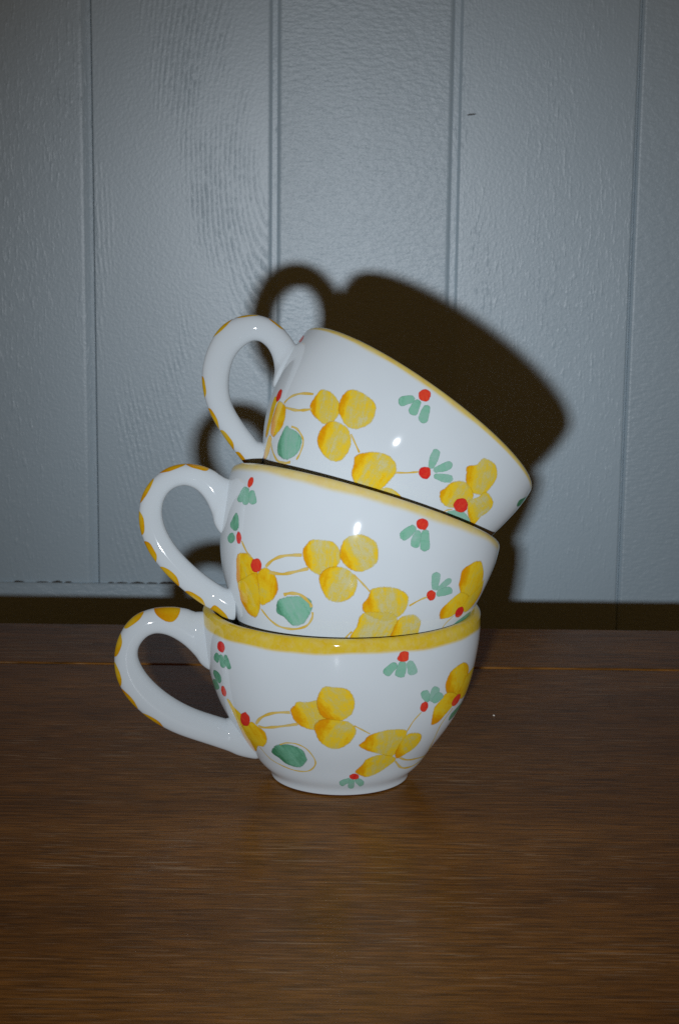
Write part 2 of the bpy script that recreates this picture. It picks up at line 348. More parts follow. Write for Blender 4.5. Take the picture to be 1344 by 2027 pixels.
# painted marks per cup: (group, [(kind, [(angle, height)...], line width, dark side)])
CUPS = {
 'A': dict(loc=[0.00143, 0.75267, 0.0], rot=[[1.0, 0.0, 0.0], [0.0, 1.0, 0.0], [0.0, 0.0, 1.0]], phi=0.1396,
  handle=[[0.05962, 0.07491, 0.05464, 0.04911], [0.06312, 0.07491, 0.05744, 0.04911], [0.06375, 0.07511, 0.06103, 0.0518], [0.0647, 0.07541, 0.06381, 0.05587], [0.06767, 0.0765, 0.06878, 0.061], [0.07369, 0.07728, 0.07451, 0.06474], [0.08159, 0.0768, 0.07974, 0.06608], [0.08853, 0.0742, 0.08347, 0.0651], [0.09355, 0.06937, 0.08611, 0.06271], [0.09685, 0.06273, 0.08775, 0.05967], [0.09822, 0.0552, 0.08802, 0.05619], [0.09756, 0.04796, 0.08685, 0.05229], [0.09527, 0.04164, 0.08452, 0.04822], [0.09167, 0.03609, 0.08144, 0.04439], [0.08704, 0.0311, 0.07794, 0.04094], [0.0818, 0.02679, 0.0741, 0.03781], [0.07644, 0.02331, 0.06995, 0.035], [0.07124, 0.02064, 0.06554, 0.03254], [0.0658, 0.01843, 0.06088, 0.03045], [0.05876, 0.0158, 0.05584, 0.02857], [0.0497, 0.01232, 0.05046, 0.02673], [0.04461, 0.00995, 0.05046, 0.02673], [0.03716, 0.0082, 0.05024, 0.02665], [0.03516, 0.0097, 0.04724, 0.02745]],
  spots=[[0.0749, 0.078], [0.0904, 0.0728], [0.0977, 0.0618], [0.0978, 0.0481], [0.0926, 0.0373], [0.0822, 0.027]],
  paint=[
   ('berry_sprig', [
     ('leaf',[[3.6505,0.8165],[3.5962,0.7895],[3.5788,0.7631],[3.631,0.7541],[3.6703,0.7716],[3.6877,0.8043]],0,None),
     ('leaf',[[3.7057,0.815],[3.6811,0.8026],[3.6819,0.7898],[3.6818,0.7678],[3.6859,0.7471],[3.7012,0.74],[3.7379,0.7443],[3.7669,0.7596],[3.7724,0.7729],[3.7582,0.7905],[3.747,0.809],[3.7307,0.8173]],0,None),
     ('leaf',[[3.7709,0.8277],[3.7549,0.8167],[3.7539,0.8013],[3.7603,0.7783],[3.7747,0.7578],[3.7867,0.7483],[3.8127,0.7491],[3.8335,0.7634],[3.8308,0.776],[3.8217,0.7981],[3.8063,0.8181],[3.7937,0.8291]],0,None),
     ('berry',[[3.7792,0.8772],[3.7808,0.8634],[3.7693,0.8498],[3.7526,0.8373],[3.7288,0.8321],[3.7051,0.8323],[3.6818,0.8361],[3.6697,0.8479],[3.6758,0.8634],[3.6852,0.878],[3.7035,0.8911],[3.7291,0.8965],[3.7512,0.8941],[3.7694,0.8884]],0,None),
   ]),
   ('berry_sprig', [
     ('leaf',[[3.5249,0.6897],[3.4896,0.6591],[3.5316,0.6349],[3.5954,0.625],[3.6559,0.654],[3.6557,0.6869],[3.6022,0.6991]],0,None),
     ('leaf',[[3.4595,0.6229],[3.3773,0.5977],[3.3293,0.5758],[3.3488,0.5625],[3.312,0.5366],[3.406,0.5489],[3.5191,0.5731],[3.5786,0.5956],[3.5827,0.6065],[3.5712,0.6212],[3.5451,0.6317],[3.5243,0.6366]],0,None),
     ('berry',[[3.6971,0.6024],[3.6932,0.5873],[3.6776,0.5733],[3.6583,0.5616],[3.6362,0.5562],[3.6156,0.5563],[3.6002,0.5624],[3.5968,0.5752],[3.6036,0.5909],[3.6208,0.6056],[3.6396,0.6193],[3.6614,0.6247],[3.6813,0.6244],[3.692,0.6147]],0,None),
   ]),
   ('flower', [
     ('petal',[[3.6641,0.549],[3.7144,0.5501],[3.7551,0.5155],[3.8279,0.4926],[3.8745,0.4606],[3.8538,0.4088],[3.659,0.3123],[3.649,0.346],[3.6952,0.4351],[3.6852,0.5076]],0,[-0.96,-0.27]),
     ('petal',[[3.7124,0.3813],[3.8679,0.4372],[3.9476,0.4612],[4.0002,0.4381],[4.0507,0.4073],[4.0219,0.3488],[3.9356,0.2965],[3.8351,0.2822],[3.6665,0.2211],[3.4627,0.2034],[3.5345,0.2587]],0,[-0.99,-0.16]),
     ('berry',[[3.9345,0.4805],[3.915,0.4576],[3.8878,0.4345],[3.8489,0.4168],[3.8117,0.4091],[3.781,0.4091],[3.7695,0.4214],[3.7802,0.4432],[3.803,0.4683],[3.8362,0.4916],[3.8697,0.5053],[3.9008,0.5159],[3.9206,0.5098],[3.9346,0.4994]],0,None),
     ('vine',[[3.9814,0.4523],[4.0697,0.5098],[4.2008,0.5563],[4.342,0.5755]],0.001206,None),
     ('vine',[[3.9988,0.4444],[4.0749,0.4471],[4.216,0.4736],[4.3954,0.5107]],0.001206,None),
   ]),
   ('ringed_leaf', [
     ('leaf',[[4.1076,0.3351],[4.0048,0.2707],[4.0577,0.2368],[4.136,0.1993],[4.2855,0.1989],[4.3895,0.2522],[4.4039,0.2868],[4.3781,0.3371],[4.2929,0.3598],[4.2057,0.3591]],0,[-0.93,-0.38]),
     ('vine',[[3.8493,0.2813],[3.9001,0.2122],[4.0292,0.1845],[4.2086,0.168],[4.3667,0.18],[4.4565,0.2245],[4.4729,0.2746],[4.4218,0.3438],[4.3399,0.3727],[4.244,0.3694],[4.1634,0.3462]],0.000676,None),
   ]),
   ('flower', [
     ('petal',[[4.405,0.6476],[4.3755,0.6211],[4.3433,0.5848],[4.3687,0.5193],[4.4535,0.4836],[4.55,0.4849],[4.6139,0.5258],[4.6305,0.5882],[4.5955,0.6412],[4.5494,0.663],[4.487,0.6506]],0,[-0.96,-0.29]),
     ('petal',[[4.5833,0.7363],[4.6739,0.7434],[4.7659,0.7237],[4.8091,0.6616],[4.8011,0.6018],[4.7397,0.5532],[4.6537,0.5427],[4.5712,0.5738],[4.5453,0.6495]],0,[-0.79,-0.62]),
     ('petal',[[4.5121,0.4957],[4.5421,0.4117],[4.625,0.3648],[4.7225,0.3667],[4.8022,0.4169],[4.8279,0.4827],[4.7824,0.5343],[4.6742,0.5524],[4.5697,0.546]],0,[-0.91,0.41]),
     ('vine',[[4.8099,0.5152],[4.8657,0.4915],[4.9462,0.4557]],0.000676,None),
   ]),
   ('berry_sprig', [
     ('leaf',[[5.0941,0.8651],[5.0757,0.873],[5.0547,0.8697],[5.0295,0.8554],[5.0047,0.8408],[4.9967,0.8281],[5.0058,0.8086],[5.0312,0.7967],[5.0504,0.7993],[5.0706,0.8182],[5.093,0.8352],[5.1012,0.8502]],0,None),
     ('leaf',[[5.1393,0.8741],[5.1167,0.8735],[5.1055,0.8604],[5.0946,0.8367],[5.0852,0.8124],[5.0892,0.7973],[5.1205,0.7817],[5.1555,0.7811],[5.1619,0.7937],[5.1676,0.8188],[5.1676,0.8453],[5.163,0.8622]],0,None),
     ('leaf',[[5.1866,0.8721],[5.1684,0.864],[5.1678,0.8491],[5.1759,0.8254],[5.1821,0.8012],[5.2,0.79],[5.2311,0.786],[5.2576,0.7966],[5.2592,0.8102],[5.2439,0.8337],[5.225,0.8564],[5.212,0.8696]],0,None),
     ('berry',[[5.1241,0.9253],[5.1752,0.9229],[5.1801,0.899],[5.1754,0.8745],[5.1347,0.8705],[5.0962,0.8843],[5.1038,0.9053]],0,None),
   ]),
   ('berry_sprig', [
     ('leaf',[[5.4052,0.6086],[5.4232,0.6177],[5.4143,0.6312],[5.3988,0.6532],[5.3833,0.6746],[5.3651,0.684],[5.3316,0.6844],[5.3112,0.6729],[5.3149,0.6608],[5.3319,0.6401],[5.3588,0.6208],[5.3795,0.6099]],0,None),
     ('leaf',[[5.4265,0.6042],[5.4568,0.5998],[5.4715,0.6108],[5.4849,0.6329],[5.4993,0.6547],[5.4943,0.6707],[5.4597,0.691],[5.4267,0.6947],[5.4086,0.6869],[5.4018,0.6624],[5.3981,0.6368],[5.4024,0.6191]],0,None),
     ('leaf',[[5.441,0.601],[5.4683,0.5887],[5.4939,0.588],[5.5233,0.5961],[5.5549,0.6031],[5.5662,0.6105],[5.5413,0.6344],[5.5038,0.651],[5.4791,0.6532],[5.4534,0.6432],[5.4372,0.6267],[5.4271,0.6172]],0,None),
     ('berry',[[5.4057,0.5687],[5.3975,0.5581],[5.3833,0.5518],[5.3649,0.5543],[5.3486,0.5616],[5.3358,0.5721],[5.3303,0.5852],[5.3311,0.5982],[5.3375,0.6103],[5.3542,0.6128],[5.3708,0.6143],[5.3879,0.607],[5.4004,0.5954],[5.4072,0.5818]],0,None),
     ('vine',[[5.3535,0.5551],[5.2963,0.5068],[5.2594,0.4408]],0.000676,None),
   ]),
   ('flower', [
     ('petal',[[5.7784,0.7765],[5.6413,0.7724],[5.5774,0.7384],[5.556,0.6713],[5.6381,0.591],[5.7759,0.5797],[5.8463,0.6407],[5.8926,0.7026]],0,[-0.83,-0.55]),
     ('petal',[[5.8826,0.6869],[6.083,0.6955],[6.1485,0.6788],[6.1336,0.6167],[6.1147,0.5544],[5.9353,0.5288],[5.7686,0.5782],[5.8195,0.6371]],0,[0.95,-0.31]),
     ('petal',[[5.6021,0.6336],[5.5244,0.5958],[5.4802,0.5482],[5.5132,0.4517],[5.5985,0.4494],[5.6741,0.489],[5.754,0.5292],[5.7904,0.5738]],0,[-0.32,-0.95]),
     ('berry',[[5.8474,0.5288],[5.8188,0.5197],[5.7855,0.517],[5.7539,0.5199],[5.7278,0.5284],[5.709,0.541],[5.7067,0.5576],[5.7164,0.5733],[5.7412,0.5824],[5.7695,0.5892],[5.803,0.5864],[5.8312,0.5753],[5.8534,0.5606],[5.8575,0.5441]],0,None),
   ]),
   ('vine_tendril', [
     ('leaf',[[6.0907,0.4966],[5.9199,0.4922],[5.7888,0.4696],[5.7877,0.4321],[5.839,0.4154],[5.9741,0.4375],[6.0871,0.4884]],0,None),
     ('vine',[[5.7696,0.5107],[5.6727,0.4099],[5.7946,0.2608],[6.0111,0.1701],[5.6804,0.1979],[5.4568,0.2213],[5.3083,0.2602]],0.000869,None),
     ('vine',[[6.0135,0.1652],[5.7528,0.147],[5.5592,0.1515],[5.4159,0.177],[5.2849,0.2375]],0.000917,None),
   ]),
   ('flower', [
     ('petal',[[4.9491,0.4532],[4.9013,0.4107],[4.8732,0.3805],[4.9354,0.3459],[5.0877,0.3028],[5.2155,0.2825],[5.2557,0.3424],[5.2712,0.4093],[5.241,0.4561],[5.091,0.4717]],0,[-0.99,-0.11]),
     ('petal',[[5.2674,0.4165],[5.3361,0.4273],[5.4341,0.4042],[5.4731,0.3558],[5.4566,0.3052],[5.3684,0.2701],[5.282,0.2563],[5.2307,0.3062],[5.2367,0.3588]],0,[-0.76,-0.65]),
     ('petal',[[5.2307,0.2771],[5.0858,0.3066],[4.9656,0.2835],[4.9337,0.2469],[4.8719,0.1911],[4.9393,0.1586],[5.0469,0.1453],[5.1681,0.1727],[5.2457,0.2127],[5.2798,0.2455]],0,[-0.99,-0.11]),
   ]),
   ('berry_sprig', [
     ('leaf',[[4.8282,0.1337],[4.81,0.144],[4.7893,0.1406],[4.7548,0.1343],[4.7224,0.1241],[4.7071,0.1151],[4.7089,0.0943],[4.7331,0.0783],[4.7557,0.0798],[4.787,0.0948],[4.8179,0.1076],[4.8331,0.118]],0,None),
     ('leaf',[[4.8522,0.1348],[4.8313,0.133],[4.8194,0.1226],[4.813,0.1027],[4.8162,0.0795],[4.8209,0.0662],[4.8574,0.0545],[4.8897,0.0567],[4.8977,0.0675],[4.8884,0.0919],[4.8844,0.1137],[4.8771,0.1267]],0,None),
     ('leaf',[[4.8874,0.1364],[4.884,0.1225],[4.897,0.1085],[4.9287,0.0921],[4.9643,0.0709],[4.9897,0.0695],[5.0093,0.081],[5.0053,0.1017],[4.9898,0.1147],[4.9579,0.1297],[4.9249,0.1398],[4.9054,0.1454]],0,None),
     ('berry',[[4.9233,0.1518],[4.9216,0.1426],[4.91,0.1348],[4.8872,0.1323],[4.8632,0.1337],[4.8408,0.1381],[4.8252,0.1457],[4.8175,0.1549],[4.8172,0.1647],[4.8348,0.1707],[4.8528,0.1759],[4.8766,0.1747],[4.8985,0.1694],[4.9156,0.1615]],0,None),
   ]),
  ]),
 'B': dict(loc=[-0.00922, 0.73712, 0.04943], rot=[[0.961289, -0.039116, 0.272753], [-0.039116, 0.960475, 0.275604], [-0.272753, -0.275604, 0.921764]], phi=0.1396,
  handle=[[0.05859, 0.06937, 0.05421, 0.04622], [0.06209, 0.06937, 0.05701, 0.04622], [0.06339, 0.06968, 0.06053, 0.0491], [0.06469, 0.07, 0.06301, 0.05323], [0.06772, 0.07093, 0.06723, 0.05795], [0.07316, 0.07127, 0.07216, 0.06089], [0.08001, 0.07002, 0.07684, 0.06125], [0.08582, 0.06678, 0.08022, 0.05972], [0.08975, 0.06226, 0.08238, 0.05741], [0.09224, 0.05724, 0.08364, 0.05457], [0.09338, 0.05171, 0.08398, 0.0512], [0.09291, 0.04566, 0.08336, 0.04769], [0.09095, 0.03973, 0.08193, 0.04438], [0.08796, 0.03462, 0.07985, 0.04127], [0.08441, 0.03047, 0.07719, 0.03838], [0.0805, 0.02707, 0.07402, 0.03572], [0.07629, 0.02419, 0.07049, 0.0333], [0.0719, 0.02166, 0.0667, 0.03109], [0.06717, 0.01931, 0.06254, 0.02909], [0.0619, 0.0171, 0.05829, 0.02737], [0.05677, 0.01534, 0.05504, 0.02622], [0.05246, 0.01419, 0.05324, 0.02566], [0.0488, 0.01342, 0.05244, 0.0254], [0.0425, 0.0112, 0.048, 0.0245], [0.0405, 0.0127, 0.045, 0.0253]],
  spots=[[0.0746, 0.0718], [0.0854, 0.0671], [0.0932, 0.0544], [0.0911, 0.0398], [0.0834, 0.0298], [0.0727, 0.0218], [0.059, 0.0161], [0.0483, 0.0135]],
  paint=[
   ('berry_sprig', [
     ('leaf',[[3.7126,0.8611],[3.6826,0.8587],[3.66,0.8458],[3.6384,0.8221],[3.6183,0.7981],[3.6144,0.7845],[3.6497,0.7726],[3.6959,0.7751],[3.713,0.7871],[3.7301,0.8111],[3.7358,0.8365],[3.7351,0.8521]],0,None),
     ('leaf',[[3.7248,0.8568],[3.7013,0.8502],[3.6919,0.8341],[3.6905,0.8078],[3.6998,0.7817],[3.7072,0.7679],[3.7472,0.7611],[3.7766,0.7699],[3.784,0.784],[3.7797,0.8099],[3.7641,0.8357],[3.7549,0.8512]],0,None),
     ('leaf',[[3.7895,0.8463],[3.7669,0.8387],[3.7644,0.8252],[3.7723,0.8041],[3.7802,0.7832],[3.801,0.774],[3.8341,0.7714],[3.8629,0.7816],[3.8686,0.794],[3.8528,0.8136],[3.8325,0.833],[3.8179,0.8445]],0,None),
     ('berry',[[3.7838,0.8854],[3.7785,0.8732],[3.7678,0.8648],[3.7547,0.8582],[3.7405,0.861],[3.728,0.8665],[3.721,0.8776],[3.7178,0.8902],[3.7234,0.9024],[3.7338,0.9113],[3.747,0.9155],[3.7617,0.9166],[3.774,0.909],[3.7813,0.8979]],0,None),
   ]),
   ('berry_sprig', [
     ('leaf',[[3.6302,0.7163],[3.5691,0.6714],[3.5503,0.6393],[3.642,0.6178],[3.6975,0.6389],[3.678,0.6932]],0,None),
     ('leaf',[[3.6576,0.5783],[3.6452,0.5667],[3.6224,0.5577],[3.5929,0.5514],[3.561,0.553],[3.5324,0.5583],[3.5173,0.5681],[3.5115,0.5796],[3.5317,0.5904],[3.5541,0.6005],[3.5858,0.6059],[3.6173,0.6059],[3.6375,0.5982],[3.6516,0.5896]],0,None),
     ('berry',[[3.7478,0.5895],[3.7461,0.576],[3.7403,0.5648],[3.7301,0.5557],[3.7143,0.5556],[3.6978,0.5587],[3.6853,0.5702],[3.6759,0.5833],[3.6751,0.5978],[3.6836,0.6084],[3.6934,0.6181],[3.7099,0.618],[3.7258,0.6128],[3.7388,0.6026]],0,None),
     ('vine',[[3.751,0.5747],[3.8291,0.5211],[3.8793,0.5026]],0.000917,None),
   ]),
   ('flower', [
     ('petal',[[3.7491,0.5132],[3.6872,0.4897],[3.6641,0.4309],[3.637,0.3566],[3.7928,0.3472],[3.9411,0.3851],[3.944,0.453],[3.8974,0.4967],[3.8297,0.516]],0,[-0.99,-0.12]),
     ('petal',[[3.6509,0.3574],[3.6274,0.3051],[3.6221,0.265],[3.7066,0.2158],[3.8197,0.2016],[3.9043,0.2358],[3.9504,0.2951],[3.9563,0.3718],[3.9417,0.4251],[3.815,0.3982]],0,[-0.84,-0.54]),
     ('petal',[[3.947,0.4206],[4.0258,0.4635],[4.1157,0.4521],[4.1622,0.4015],[4.1485,0.3445],[4.0695,0.2985],[3.9495,0.278],[3.9533,0.3444]],0,[0.97,-0.26]),
     ('berry',[[3.999,0.4728],[3.9962,0.4562],[3.9781,0.4413],[3.9507,0.4337],[3.9218,0.4292],[3.8936,0.4323],[3.8788,0.4447],[3.8734,0.4594],[3.8838,0.4749],[3.8984,0.4897],[3.9244,0.4979],[3.9512,0.5033],[3.9765,0.4993],[3.9914,0.4872]],0,None),
     ('vine',[[4.0362,0.4675],[4.1083,0.5143],[4.2032,0.5491],[4.3464,0.5768]],0.001206,None),
     ('vine',[[4.0731,0.448],[4.2006,0.4554],[4.3046,0.4832],[4.4113,0.5193]],0.001206,None),
   ]),
   ('ringed_leaf', [
     ('leaf',[[4.1663,0.3251],[4.1377,0.2871],[4.1423,0.2544],[4.2146,0.2408],[4.2903,0.2164],[4.3532,0.2143],[4.4326,0.2414],[4.4859,0.296],[4.4933,0.3439],[4.4556,0.3725],[4.3559,0.3679],[4.2733,0.3554],[4.219,0.3421]],0,[-0.8,-0.6]),
     ('vine',[[3.9384,0.2551],[4.0437,0.2114],[4.1695,0.1906],[4.3311,0.1977],[4.4567,0.2304],[4.5026,0.2755],[4.4998,0.3098]],0.000869,None),
     ('vine',[[4.2187,0.3538],[4.2825,0.3705],[4.3741,0.377],[4.4613,0.3498],[4.4847,0.3302]],0.001206,None),
   ]),
   ('flower', [
     ('petal',[[4.3822,0.6632],[4.354,0.6302],[4.3392,0.5956],[4.3467,0.5704],[4.3842,0.5296],[4.4552,0.5068],[4.5351,0.505],[4.6027,0.5532],[4.6195,0.6078],[4.592,0.6513],[4.5333,0.6814],[4.4584,0.6796]],0,[-0.97,-0.25]),
     ('petal',[[4.5969,0.6678],[4.634,0.7327],[4.7265,0.7616],[4.8177,0.7433],[4.8619,0.6817],[4.8595,0.6251],[4.7823,0.5764],[4.6959,0.5754],[4.6195,0.6078]],0,[-0.73,-0.68]),
     ('petal',[[4.5025,0.4961],[4.5354,0.4335],[4.6107,0.3927],[4.7057,0.3988],[4.7811,0.4409],[4.7881,0.5064],[4.7399,0.5523],[4.6531,0.5745],[4.5573,0.552]],0,[-0.99,0.17]),
     ('vine',[[4.7353,0.554],[4.8342,0.5162],[4.8949,0.4921]],0.000724,None),
   ]),
   ('flower', [
     ('petal',[[4.9057,0.5122],[4.8919,0.4554],[4.8797,0.4139],[4.9439,0.3771],[5.1114,0.3712],[5.2028,0.4215],[5.2124,0.4997],[5.1503,0.5443],[5.0261,0.5456]],0,[-0.83,-0.56]),
     ('petal',[[4.8919,0.3588],[4.9062,0.3035],[4.897,0.2447],[4.9517,0.2191],[5.2695,0.2662],[5.255,0.3564],[5.1551,0.4209],[5.0283,0.4071],[4.9357,0.3885]],0,[-1.0,-0.09]),
     ('petal',[[5.2152,0.4092],[5.3056,0.4488],[5.4116,0.4342],[5.4654,0.3795],[5.4944,0.3317],[5.2879,0.2756],[5.2201,0.35]],0,[-0.82,-0.57]),
     ('vine',[[4.8895,0.272],[4.866,0.2451],[4.8465,0.2107]],0.000772,None),
   ]),
   ('berry_sprig', [
     ('leaf',[[5.38,0.6018],[5.4003,0.611],[5.3977,0.6278],[5.3866,0.6548],[5.375,0.6816],[5.3608,0.6948],[5.326,0.6985],[5.3013,0.6866],[5.2997,0.6713],[5.3159,0.6453],[5.335,0.6196],[5.3506,0.6046]],0,None),
     ('leaf',[[5.3958,0.6069],[5.4175,0.6072],[5.4362,0.6196],[5.4667,0.6408],[5.4933,0.6638],[5.4967,0.6791],[5.4847,0.6918],[5.4578,0.6903],[5.4379,0.6799],[5.4159,0.656],[5.3963,0.6318],[5.3855,0.6171]],0,None),
     ('leaf',[[5.4098,0.585],[5.4358,0.578],[5.4613,0.585],[5.5033,0.5976],[5.5445,0.612],[5.5623,0.6222],[5.5475,0.6404],[5.5102,0.6493],[5.4821,0.6453],[5.4456,0.6298],[5.4141,0.6123],[5.3998,0.5992]],0,None),
     ('berry',[[5.4086,0.5814],[5.4163,0.57],[5.4152,0.5585],[5.4023,0.5508],[5.3844,0.5463],[5.3636,0.5503],[5.3435,0.5552],[5.3304,0.5658],[5.3247,0.5776],[5.3308,0.5876],[5.3397,0.5964],[5.3571,0.5993],[5.3765,0.5976],[5.3966,0.5924]],0,None),
     ('vine',[[5.2317,0.4832],[5.2966,0.5327],[5.3466,0.5592]],0.000772,None),
   ]),
   ('berry_sprig', [
     ('leaf',[[5.0453,0.8847],[5.0213,0.8882],[5.0028,0.877],[4.9783,0.8558],[4.9589,0.8324],[4.9548,0.8169],[4.9707,0.7996],[5.0012,0.7951],[5.0156,0.8057],[5.0376,0.8281],[5.0518,0.8542],[5.0596,0.8704]],0,None),
     ('leaf',[[5.0747,0.871],[5.0543,0.8637],[5.051,0.8478],[5.0453,0.8214],[5.0497,0.7955],[5.0568,0.782],[5.0863,0.7758],[5.1137,0.7852],[5.1183,0.7994],[5.1104,0.8251],[5.1034,0.8509],[5.0948,0.8661]],0,None),
     ('leaf',[[5.1206,0.889],[5.1029,0.8773],[5.1015,0.8566],[5.1097,0.8245],[5.123,0.7933],[5.1379,0.7783],[5.1716,0.775],[5.1962,0.7903],[5.1972,0.8087],[5.1759,0.8384],[5.1585,0.8687],[5.1464,0.8865]],0,None),
     ('berry',[[5.1331,0.9095],[5.1291,0.8967],[5.1203,0.884],[5.1,0.8794],[5.0801,0.8779],[5.0604,0.8813],[5.0493,0.8925],[5.0433,0.905],[5.0462,0.9187],[5.0594,0.9297],[5.0779,0.9362],[5.098,0.9365],[5.1163,0.9318],[5.1293,0.9222]],0,None),
   ]),
   ('flower', [
     ('petal',[[5.7021,0.8342],[5.649,0.819],[5.5663,0.7633],[5.5735,0.7126],[5.6022,0.6666],[5.7028,0.6296],[5.9106,0.6368],[5.9464,0.7174],[5.8751,0.7809],[5.7632,0.8309]],0,[-0.98,-0.21]),
     ('petal',[[5.6526,0.6426],[5.5827,0.5828],[5.543,0.5216],[5.5847,0.4765],[5.6491,0.4836],[5.7369,0.5184],[5.7952,0.5761],[5.8018,0.6382]],0,[-0.82,-0.57]),
     ('petal',[[5.9246,0.7451],[5.9454,0.7567],[6.0428,0.6914],[6.0119,0.6194],[5.9247,0.5606],[5.7986,0.5642],[5.8018,0.6382],[5.875,0.6844]],0,[1.0,-0.09]),
     ('berry',[[5.8683,0.5426],[5.8588,0.5289],[5.8358,0.5183],[5.8047,0.5128],[5.7728,0.5164],[5.7489,0.5246],[5.7343,0.536],[5.7268,0.5495],[5.7343,0.5633],[5.7567,0.5718],[5.7828,0.5767],[5.8122,0.5743],[5.8395,0.5677],[5.8619,0.5568]],0,None),
   ]),
   ('vine_tendril', [
     ('leaf',[[5.841,0.457],[5.8738,0.5032],[5.9796,0.5568],[6.0698,0.5766],[6.2033,0.5402],[5.9736,0.4867]],0,None),
     ('vine',[[5.7438,0.515],[5.708,0.464],[5.7156,0.4168]],0.000724,None),
   ]),
  ]),
 'C': dict(loc=[-0.00898, 0.75465, 0.0999], rot=[[0.818736, -0.088171, 0.56736], [-0.088171, 0.957111, 0.275978], [-0.56736, -0.275978, 0.775847]], phi=-0.0698,
  handle=[[0.05768, 0.06893, 0.0555, 0.04797], [0.06118, 0.06893, 0.0583, 0.04797], [0.06192, 0.0692, 0.06018, 0.05121], [0.0629, 0.06955, 0.06216, 0.05461], [0.06554, 0.0705, 0.06596, 0.0583], [0.07027, 0.07151, 0.07029, 0.06058], [0.07662, 0.07154, 0.07416, 0.06092], [0.08298, 0.0692, 0.07662, 0.05982], [0.08816, 0.06451, 0.07802, 0.05789], [0.0913, 0.05885, 0.07895, 0.05536], [0.09225, 0.05318, 0.0795, 0.05238], [0.09169, 0.04753, 0.07945, 0.0492], [0.09022, 0.04187, 0.07874, 0.04592], [0.08796, 0.03661, 0.07742, 0.04251], [0.085, 0.03211, 0.07559, 0.03912], [0.0816, 0.02837, 0.07334, 0.03598], [0.0779, 0.02518, 0.07083, 0.03329], [0.07383, 0.02238, 0.06809, 0.0311], [0.06913, 0.01993, 0.06471, 0.02919], [0.06395, 0.01777, 0.06045, 0.02741], [0.05916, 0.01605, 0.05618, 0.02594], [0.0553, 0.0148, 0.05265, 0.02492], [0.05155, 0.01371, 0.04922, 0.02404], [0.0425, 0.0112, 0.048, 0.0245], [0.0405, 0.0127, 0.045, 0.0253]],
  spots=[[0.0729, 0.0719], [0.0861, 0.0676], [0.0918, 0.0561], [0.0829, 0.0292], [0.0712, 0.0201], [0.0599, 0.0163], [0.0509, 0.0136]],
  paint=[
   ('flower', [
     ('petal',[[3.4003,0.5461],[3.3694,0.5095],[3.3689,0.4291],[3.3252,0.3497],[3.4068,0.345],[3.4661,0.4103],[3.478,0.4946],[3.4863,0.5337]],0,[-1.0,-0.02]),
     ('petal',[[3.5202,0.5214],[3.6513,0.5112],[3.7011,0.4755],[3.7128,0.4375],[3.69,0.3991],[3.5887,0.3482],[3.5082,0.3505],[3.4757,0.3808],[3.4853,0.4453]],0,[-0.95,-0.32]),
     ('petal',[[3.4544,0.3461],[3.5259,0.3418],[3.5179,0.299],[3.4556,0.2572],[3.3401,0.2346],[3.2487,0.2473],[3.3727,0.295]],0,[-1.0,-0.02]),
     ('berry',[[3.5355,0.552],[3.5319,0.5356],[3.5146,0.526],[3.4953,0.5172],[3.4733,0.5196],[3.4533,0.5272],[3.4403,0.5406],[3.4327,0.5564],[3.4392,0.5724],[3.4552,0.584],[3.4767,0.5882],[3.4975,0.587],[3.5183,0.5819],[3.5287,0.5672]],0,None),
     ('vine',[[3.628,0.5188],[3.6916,0.5616],[3.7996,0.598],[3.9365,0.6239]],0.00111,None),
     ('vine',[[3.6724,0.5016],[3.8115,0.5084],[3.9102,0.5281],[3.9815,0.5508]],0.00111,None),
   ]),
   ('rim_mark', [
     ('berry',[[3.3803,0.8962],[3.3808,0.886],[3.3675,0.879],[3.3413,0.8779],[3.3052,0.8851],[3.2582,0.896],[3.1948,0.9123],[3.1975,0.9222],[3.1997,0.9325],[3.201,0.9395],[3.2651,0.9349],[3.317,0.9288],[3.3523,0.9183],[3.3745,0.9071]],0,None),
   ]),
   ('ringed_leaf', [
     ('leaf',[[3.7524,0.4177],[3.6943,0.3607],[3.6604,0.3146],[3.6984,0.2738],[3.8411,0.2664],[3.9599,0.3026],[4.0026,0.355],[3.984,0.3963],[3.9156,0.4165],[3.8209,0.4178]],0,[-0.98,-0.18]),
     ('vine',[[3.8234,0.4253],[3.9064,0.4263],[3.9886,0.403],[4.0172,0.3751],[4.0086,0.3231],[3.9827,0.2906]],0.000869,None),
     ('vine',[[3.5022,0.336],[3.5617,0.2861],[3.6788,0.2487],[3.8109,0.2486],[3.9137,0.2682]],0.001013,None),
   ]),
   ('flower', [
     ('petal',[[3.9788,0.662],[3.9492,0.6012],[3.9574,0.5516],[4.0493,0.5186],[4.1504,0.5137],[4.2047,0.5548],[4.2143,0.6175],[4.1466,0.6604],[4.0639,0.6737]],0,[-0.89,-0.46]),
     ('petal',[[4.2024,0.7358],[4.171,0.6762],[4.1891,0.6217],[4.2413,0.587],[4.3363,0.5637],[4.4036,0.5811],[4.4575,0.6327],[4.4494,0.6952],[4.4094,0.7399],[4.3174,0.7545]],0,[-0.95,-0.32]),
     ('petal',[[4.1749,0.5389],[4.1388,0.4837],[4.1399,0.4358],[4.1878,0.3948],[4.2776,0.3744],[4.3664,0.3829],[4.4215,0.4233],[4.4251,0.4827],[4.3894,0.5272],[4.3189,0.5586],[4.2342,0.5565]],0,[-1.0,-0.07]),
     ('vine',[[4.3755,0.5425],[4.4384,0.5146],[4.5087,0.4846]],0.000724,None),
   ]),
   ('flower', [
     ('petal',[[4.573,0.5191],[4.4982,0.4659],[4.5121,0.4267],[4.5322,0.382],[4.5804,0.3539],[4.6544,0.3505],[4.788,0.3834],[4.8209,0.4477],[4.8102,0.5142],[4.7526,0.5497],[4.6539,0.5512]],0,[-1.0,-0.07]),
